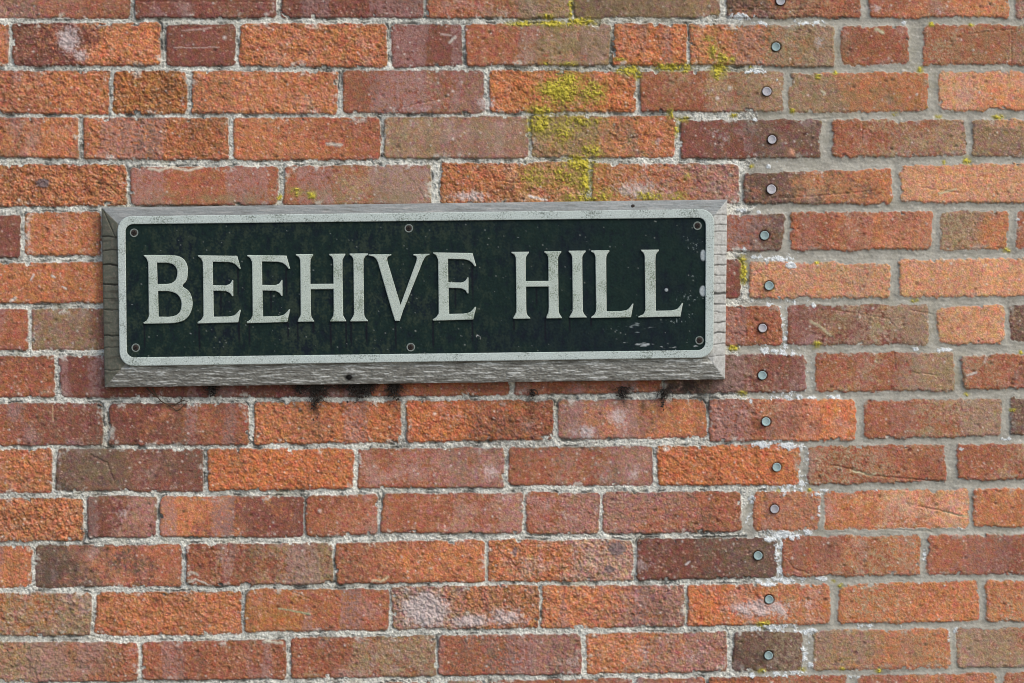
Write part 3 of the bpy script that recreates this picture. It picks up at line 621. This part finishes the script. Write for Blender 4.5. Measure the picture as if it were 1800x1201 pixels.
# clean streaks washed below the letter feet
for q, (a, b, l) in enumerate(((253.5,570,54),(350,569,60),(420,569,40),(438,568,48),(506,567,34),(523,567,38),(551,566,24),(581,566,60),(608,565,58),(617,566,52),(644,565,50),(695,565,56),(761,563,60),(830,563,50),(903,562,24),(958,560,46),(1001,559,30),(1039,559,20),(1075,505,0.1),(943,506,38),
                    (418,474,60),(503,474,60),(830,470,70),(388,516,40),(476,514,40),(800,508,40))):
    g = sst(2.6, 0.8, np.abs(px_ - a - 0.02 * (py_ - b) - 1.0 * n2)) * (py_ > b - 2) * sst(b + l, b + l * .6, py_)
    base = mix(base, lin((12, 17, 26)), 0.8 * g)
def scuff(cx, cy, rx, ry, thr, tint, kx=1.0, ky=1.0, s=5, k=2, a=.8):
    global base
    g = np.exp(-(((px_ - cx) / rx) ** 2 + ((py_ - cy) / ry) ** 2))
    base = mix(base, lin(tint), a * sst(thr, thr + .25, g * .55 + fbm(px_ * kx, py_ * ky, s, 3, k, .7)))
for cx, cy, rx, ry in ((1221, 432, 18, 14), (1207, 420, 14, 10), (1218, 486, 14, 8), (1208, 525, 22, 16), (1212, 555, 12, 12), (1190, 565, 30, 8)):
    scuff(cx, cy, rx, ry, 0.70, (130, 142, 140))
scuff(1150, 606, 110, 7, .62, (160, 166, 166), .25, 1, 6, 5); scuff(1120, 575, 90, 12, .74, (120, 130, 130), .2, 1, 5, 6)
scuff(840, 590, 8, 6, .62, (170, 170, 168)); scuff(812, 590, 7, 4, .68, (120, 126, 122)); scuff(1226, 620, 40, 6, .6, (150, 158, 158), .3, 1)
scuff(720, 630, 500, 4, .72, (130, 138, 136), .4, 1, 6, 9)
for q in range(170):
    a, b = rng.uniform(222, 1240), rng.uniform(385, 632); r = rng.uniform(.5, 1.1)
    g = np.exp(-((px_ - a) ** 2 + (py_ - b) ** 2) / r ** 2); base = mix(base, lin((140, 146, 140)), .7 * g)
chip = np.zeros_like(px_)
for a, b, rx, ry in ((1236, 449, 4.5, 9), (1235.5, 512, 5.5, 8.5), (1171.5, 510, 2.5, 2.5)):
    chip = np.maximum(chip, sst(1.25, .9, np.hypot((px_ - a) / rx, (py_ - b) / ry) + .15 * n2))
base = mix(base, lin((150, 158, 158)), chip)
ph = H_PLATE + 0.00025 * n2 + 0.0002 * n3 + 0.0008 * chip
V, F, CC = skirt(at_depth(pp, ph), np.clip(base, .006, .6), -0.0255)
PLATE = mesh_obj('painted_plate', V, F, M_paint, SIGN, CC)

def rounded(q, r, n=9):
    out = []
    for k in range(4):
        p, a, b = Vector(q[k]), Vector(q[k - 1]), Vector(q[(k + 1) % 4])
        da, db_ = (a - p).normalized(), (b - p).normalized()
        s, e = p + da * r, p + db_ * r
        c = p + (da + db_) * r
        for i in range(n):
            t_ = math.pi / 2 * i / (n - 1)
            out.append(c - db_ * r * math.cos(t_) - da * r * math.sin(t_) if True else None)
    return [(p.x, p.y) for p in out]
def inset(o, d, hole):
    """move every corner of a closed outline d pixels into the solid"""
    n = len(o); area = sum(o[k - 1][0] * o[k][1] - o[k][0] * o[k - 1][1] for k in range(n))
    sg = (1 if area > 0 else -1) * (-1 if hole else 1); out = []
    for k in range(n):
        p, a, b = Vector(o[k]), Vector(o[k - 1]), Vector(o[(k + 1) % n])
        e1, e2 = (p - a).normalized(), (b - p).normalized()
        m = Vector((-e1.y, e1.x)) + Vector((-e2.y, e2.x))
        m = m / max(m.length_squared / 2, 0.7) if m.length > 1e-6 else Vector((-e1.y, e1.x))
        out.append((p.x + sg * m.x * d, p.y + sg * m.y * d))
    return out
def inside(x, y, loops):
    c = False
    for o in loops:
        for k in range(len(o)):
            (x1, y1), (x2, y2) = o[k - 1], o[k]
            if (y1 > y) != (y2 > y) and x < (x2 - x1) * (y - y1) / (y2 - y1) + x1: c = not c
    return c
def extrude(name, outlines, h0, h1, bevel_px, material, parent):
    """solid with the given outlines (outer first, holes after), sides from h0 to h1, softened arris"""
    loops = []
    for o in outlines:
        q = []
        for p in o:
            if not q or math.hypot(p[0] - q[-1][0], p[1] - q[-1][1]) > 0.15: q.append((float(p[0]), float(p[1])))
        if math.hypot(q[0][0] - q[-1][0], q[0][1] - q[-1][1]) < 0.15: q.pop()
        loops.append(q)
    V, F = [], []; bev = bevel_px * S; top = []
    for li, o in enumerate(loops):
        n = len(o); r = []
        for d, h in ((0, h0), (0, h1 - bev), (.3 * bevel_px, h1 - .3 * bev), (bevel_px, h1)):
            r.append(len(V)); pts = inset(o, d, li > 0); V += [P(x, y, h) for x, y in pts]
        top.append(pts)
        for a, b in zip(r[:-1], r[1:]):
            for k in range(n): F.append((a + k, a + (k + 1) % n, b + (k + 1) % n, b + k))
    pts = [Vector(p) for o in top for p in o]; edges = []; b = 0
    for o in top:
        edges += [(b + k, b + (k + 1) % len(o)) for k in range(len(o))]; b += len(o)
    cv, _, cf, _, _, _ = delaunay_2d_cdt(pts, edges, [], 0, 1e-5)
    b = len(V); V += [P(p.x, p.y, h1) for p in cv]
    for f in cf:
        cx, cy = sum(cv[k].x for k in f) / len(f), sum(cv[k].y for k in f) / len(f)
        if inside(cx, cy, top): F.append(tuple(b + k for k in f))
    o = mesh_obj(name, V, F, material, parent, smooth=False)
    bm = bmesh.new(); bm.from_mesh(o.data); bmesh.ops.remove_doubles(bm, verts=bm.verts, dist=1e-6)
    bmesh.ops.recalc_face_normals(bm, faces=bm.faces); bm.to_mesh(o.data); bm.free()
    return o
extrude('raised_border', [rounded([(206, 380.5), (1256, 367.5), (1254, 629), (210.5, 644)], 25),
                          rounded([(220.5, 394.5), (1240.5, 383), (1239.5, 615.5), (223, 628.5)], 13)], 0.0255, H_RAISE, 1.3, M_border, SIGN)

def smoothed(pts):
    """points marked with a third value run as a curve"""
    n = len(pts); out = []
    for i in range(n):
        p0, p1, p2, p3 = pts[i - 1], pts[i], pts[(i + 1) % n], pts[(i + 2) % n]
        out.append(p1[:2])
        if len(p1) > 2 and len(p2) > 2:
            a = p0 if len(p0) > 2 else p1; d = p3 if len(p3) > 2 else p2
            for s in (.25, .5, .75):
                c = [0.5 * (2 * p1[k] + (p2[k] - a[k]) * s + (2 * a[k] - 5 * p1[k] + 4 * p2[k] - d[k]) * s * s + (3 * p1[k] - a[k] - 3 * p2[k] + d[k]) * s ** 3) for k in (0, 1)]
                out.append(tuple(c))
    return out
def shift(pts, dx, dy): return [(p[0] + dx, p[1] + dy, *p[2:]) for p in pts]
c_ = 1
LETTER_B = [[(253,448.5),(298,448.5,c_),(314,450.5,c_),(324,457,c_),(329.5,468,c_),(330,482,c_),(327.5,494,c_),(321,503,c_),(331,511,c_),(337,522,c_),(338.5,537,c_),(334,552,c_),(324,563,c_),(310,567.5,c_),(300,568.5,c_),
             (253,569.5),(252,567.5),(258,563.5,c_),(261,557,c_),(261.5,548,c_),(260.5,470,c_),(259.5,460,c_),(257,454,c_),(252.5,450,c_)],
            [(276,462),(292,462,c_),(304,465,c_),(310.5,473,c_),(311.5,482,c_),(308.5,492,c_),(301,498,c_),(290,499.5,c_),(277,499.5)],
            [(278,512),(296,512,c_),(309,516,c_),(317,525,c_),(319,537,c_),(316,548,c_),(308,555,c_),(296,557,c_),(279,557)]]
LETTER_E = [[(348,449),(417,450),(423.5,473),(421,473.5),(416,467,c_),(410,463,c_),(402,461,c_),(374,460.5),(374.5,501.5),(397,502,c_),(404,499,c_),(408.5,492.5,c_),(410,493),(410,521),(408,521,c_),(404,515.5,c_),(397,512,c_),(375,511.5),
             (376,557),(402,556.5,c_),(413,553.5,c_),(421.5,544.5,c_),(423.5,545),(418.5,567),(347.5,569),(347,566.5),(353,563,c_),(356.5,557,c_),(357.5,548,c_),(356.5,468,c_),(355.5,460,c_),(353,454.5,c_),(348,451,c_)]]
def stem(xl, xr, tl, tr, bl, br, yt, yb):
    """a vertical stroke with flared feet: outline from top left clockwise, right side then left side returned apart"""
    R = [(tl, yt), (tr, yt - .3), (tr, yt + 2), (xr + 3, yt + 5, c_), (xr + .6, yt + 10, c_), (xr, yt + 20, c_)]
    R2 = [(xr + 1, yb - 20, c_), (xr + 1.8, yb - 10, c_), (xr + 4.5, yb - 5, c_), (br, yb - 2), (br, yb - .3)]
    L2 = [(bl, yb), (bl, yb - 2), (xl - 3, yb - 5.5, c_), (xl - .3, yb - 11, c_), (xl + .5, yb - 20, c_)]
    L = [(xl - .3, yt + 20, c_), (xl - .8, yt + 10, c_), (xl - 3, yt + 5, c_), (tl, yt + 2)]
    return R, R2, L2, L
def letter_I(*a):
    R, R2, L2, L = stem(*a); return [R + R2 + L2 + L]
def letter_H(a, b, y0, y1):
    R, R2, L2, L = stem(*a); r, r2, l2, l = stem(*b)
    return [R + [(a[1] + .2, y0 + .3), (b[0], y0)] + l + r + r2 + l2 + [(b[0] + .2, y1), (a[1] + .7, y1 + .3)] + R2 + L2 + L]
def letter_L(a, foot, tip, ye):
    R, R2, L2, L = stem(*a); xr, yb = a[1], a[7]
    return [R + [(xr + .8, foot + .5), (tip - 22, foot, c_), (tip - 10, foot - 3, c_), (tip - 2, ye, c_), (tip, ye), (tip - 4.5, yb - 1.5)] + L2 + L]
LETTER_V = [[(648,447.5),(688,447),(688,449),(682,451.5,c_),(680.5,455.5,c_),(682,463,c_),(704,536),(731.5,460,c_),(732.5,454,c_),(731,450.5,c_),(726.5,449),(726.5,446.8),(755,446.3),(755,448),(748,451.5,c_),(743.5,459,c_),(740,468,c_),
             (709,545),(702.5,564.3),(694.5,564.5),(688,544),(665,464,c_),(662,456.5,c_),(657,451.5,c_),(648,449.5)]]
WORD = [LETTER_B, LETTER_E, [shift(LETTER_E[0], 86.5, -.5)],
        letter_H((528, 545.5, 520, 550.5, 523.5, 552, 447, 566), (586, 602, 578.5, 607, 580.5, 608.5, 446.5, 565.5), 499, 508.5),
        letter_I(621.5, 639, 614.5, 646.5, 616, 646.5, 446, 565.3), LETTER_V, [shift(LETTER_E[0], 413.5, -5)],
        letter_H((907, 924, 899, 929.5, 902, 932, 443, 560.8), (964, 981, 957, 986.5, 960.5, 987.5, 442, 560), 494, 504),
        letter_I(1006, 1023.5, 999.5, 1029.5, 1001, 1031, 441, 558.8),
        letter_L((1047, 1065.5, 1039, 1071, 1039, 1070, 440.5, 559.5), 547, 1113.5, 534),
        letter_L((1133.5, 1152, 1127, 1158, 1122, 1156, 439.3, 558.3), 546, 1200.5, 533)]
for w in WORD:
    extrude('letter', [smoothed(o) for o in w], H_PLATE - 0.0008, H_RAISE + 0.0002, 1.1, M_cast, SIGN)

# screws: a bright countersunk ring round a rusted cross head
def lathe(cx, cy, prof, n=28):
    """prof: (radius px, height m); turned about the wall normal"""
    V, F = [], []
    for r, h in prof:
        for k in range(n):
            a = 2 * math.pi * k / n
            V.append(P(cx + r * math.cos(a), cy + r * math.sin(a), h))
    for i in range(len(prof) - 1):
        for k in range(n):
            k2 = (k + 1) % n; F.append((i * n + k, i * n + k2, (i + 1) * n + k2, (i + 1) * n + k))
    if prof[-1][0] < 0.6: F.append(tuple(len(V) - n + k for k in range(n)))
    return V, F
for cx, cy in ((235.5, 409.5), (718.5, 401.5), (1226, 397), (238.5, 611.5), (722, 610.5), (1229.5, 598.5)):
    b = H_PLATE
    V, F = lathe(cx, cy, [(7.6, b - .0005), (7.4, b + .0006), (6.6, b + .0007), (5.0, b - .0001), (4.4, b - .0004)])
    rim = mesh_obj('screw', V, F, M_bare, SIGN)
    V, F = lathe(cx, cy, [(5.4, b - .0004), (5.0, b + .0005), (3.2, b + .0008), (.2, b + .0009)])
    mesh_obj('screw_head', V, F, M_rust, rim)
    a0 = random.uniform(0, 1.5); V, F = [], []
    for q in (0, 1):
        a = a0 + q * math.pi / 2; c, s = math.cos(a), math.sin(a); o = len(V)
        for (p, w) in ((-3.2, -.75), (3.2, -.75), (3.2, .75), (-3.2, .75)):
            V.append(P(cx + p * c - w * s, cy + p * s + w * c, b + .00105 + q * .00005))
        F.append((o, o + 1, o + 2, o + 3))
    mesh_obj('cross_slot', V, F, M_hole, rim, smooth=False)
for (cx, cy, r, m_) in ((1112.5, 363, 3.6, M_rust), (614, 663, 4.5, M_hole)):
    hb = 0.0205 if cy < 500 else 0.0205
    V, F = lathe(cx, cy, [(r, hb - .004), (r, hb), (r * .75, hb + .0012), (.2, hb + .0015)])
    mesh_obj('nail', V, F, m_, SIGN)

# ------------------------------------------------------------------ the row of studs set in the brickwork
def stud_mesh(cx, cy, seed):
    r_ = random.Random(seed); R = (7.7 if seed != 4 else 8.6) * r_.uniform(.96, 1.04)
    tx, ty = r_.uniform(-.12, .12), r_.uniform(-.12, .12)
    V, F = lathe(cx, cy, [(R * .9, -.004), (R * .96, .0022), (R, .0034), (R * .97, .0040), (R * .88, .0042), (R * .74, .0037), (R * .45, .0031), (R * .2, .0030), (.2, .0029)], 32)
    V = [(x, y - tx * (x - P(cx, 0)[0]) - ty * (z - P(0, cy)[2]), z) for x, y, z in V]
    k = len(V); return V, F
for q, (cx, cy, t_, lab) in enumerate(STUDS):
    V, F = stud_mesh(cx, cy, q)
    o = mesh_obj('wall_stud', V, F, M_cap_b if t_ == 'b' else M_cap_g, None, origin=P(cx, cy, 0))
    tag(o, lab, 'stud', 'round studs in an upright row beside the sign')

# ------------------------------------------------------------------ dusty webs and a dead twig hanging under the board
def tube(path, r0, r1, V, F, n=5):
    for i, p in enumerate(path):
        r = r0 + (r1 - r0) * i / max(len(path) - 1, 1)
        a = np.array(path[min(i + 1, len(path) - 1)]) - np.array(path[max(i - 1, 0)]); a = a / (np.linalg.norm(a) + 1e-9)
        e = np.cross(a, (0.3, 1, 0.2)); e /= np.linalg.norm(e) + 1e-9; g = np.cross(a, e)
        for k in range(n):
            t_ = 2 * math.pi * k / n; V.append(tuple(np.array(p) + r * (math.cos(t_) * e + math.sin(t_) * g)))
        if i:
            o = len(V) - 2 * n
            for k in range(n): F.append((o + k, o + (k + 1) % n, o + n + (k + 1) % n, o + n + k))
def clump(cx, y0, y1, wid, n, seed, label, thick=1.0):
    r_ = random.Random(seed); V, F = [], []
    for q in range(n):
        x = cx + r_.gauss(0, wid * .42); l = (y1 - y0) * r_.uniform(.25, 1.0) * math.exp(-((x - cx) / wid) ** 2); ang = r_.gauss(0, 1.1)
        path = []; px, py, h = x, y0 - 6, r_.uniform(.001, .010); a_ = r_.gauss(0, .5); m = r_.randint(7, 12); st = (l + 6) / m
        for i in range(m):
            path.append(P(px, py, max(h, -.001)))
            a_ += r_.gauss(0, .55) - .18 * a_; px += st * 1.3 * math.sin(a_); py += st * math.cos(a_); h += r_.gauss(0, .0010)
        tube(path, r_.uniform(.0002, .0007) * thick, .00015, V, F)
    for q in range(int(n * 1.3)):                                    # dust and husks caught in the threads
        px, py = cx + r_.gauss(0, wid * .3), y0 + abs(r_.gauss(0, (y1 - y0) * .33)); h = r_.uniform(.002, .009); R = r_.uniform(.7, 2.4)
        c = np.array(P(px, py, h)); o = len(V)
        ax = [np.array(v_) * R * S * r_.uniform(.6, 1.5) for v_ in ((1, 0, 0), (0, 1, 0), (0, 0, 1))]
        for s1 in (1, -1):
            for a in ax: V.append(tuple(c + s1 * a))
        for a, b, e in ((0, 1, 2), (1, 3, 2), (3, 4, 2), (4, 0, 2), (1, 0, 5), (3, 1, 5), (4, 3, 5), (0, 4, 5)): F.append((o + a, o + b, o + e))
    ob = mesh_obj('cobweb_clump', V, F, M_web, None, origin=P(cx, y0, 0)); tag(ob, label, 'cobweb', 'dusty cobwebs hanging under the sign board'); return ob
clump(556, 682, 738, 13, 60, 1, 'longest dark dusty cobweb tuft, hanging to a point over the mortar under the letter H', 1.2)
clump(632, 679, 712, 34, 120, 2, 'widest ragged grey cobweb under the board, just below the dark nail hole')
clump(692, 680, 712, 14, 54, 3, 'dark cobweb tuft left of the vertical joint under the bottom middle screw')
clump(372, 682, 704, 18, 40, 4, 'faint small cobweb under the left part of the board, right of the dangling twig', .8)
clump(526, 682, 696, 10, 30, 5, 'little dark cobweb knot just left of the longest hanging tuft')
clump(1166, 690, 735, 8, 26, 6, 'thin black wisps of cobweb over the joint below the last letters', .8)
clump(936, 690, 708, 9, 18, 7, 'tiny sooty cobweb on the brick under the gap between the two words', .7)
clump(1095, 686, 710, 14, 30, 8, 'small dark cobweb under the board below the first letter L', .8)
V, F = [], []
tube([P(258, 682, .004), P(266, 690, .005), P(276, 697, .006), P(284, 706, .005), P(296, 712, .004), P(306, 719, .003), P(309, 722, .002)], .0013, .0005, V, F, 6)
tube([P(268, 682, .006), P(272, 690, .006), P(276, 696, .006)], .0016, .0008, V, F, 6)
tube([P(296, 712, .004), P(310, 710, .003), P(322, 704, .003), P(330, 706, .002)], .0010, .0005, V, F, 6)
tube([P(318, 705, .003), P(322, 698, .003), P(316, 695, .003)], .0010, .0004, V, F, 6)
tube([P(309, 722, .002), P(316, 720, .002), P(326, 710, .002)], .0008, .0004, V, F, 6)
tw = mesh_obj('twig', V, F, M_twig, None, origin=P(258, 682, 0)); tag(tw, 'thin dark dead twig dangling under the bottom left of the sign board', 'twig')
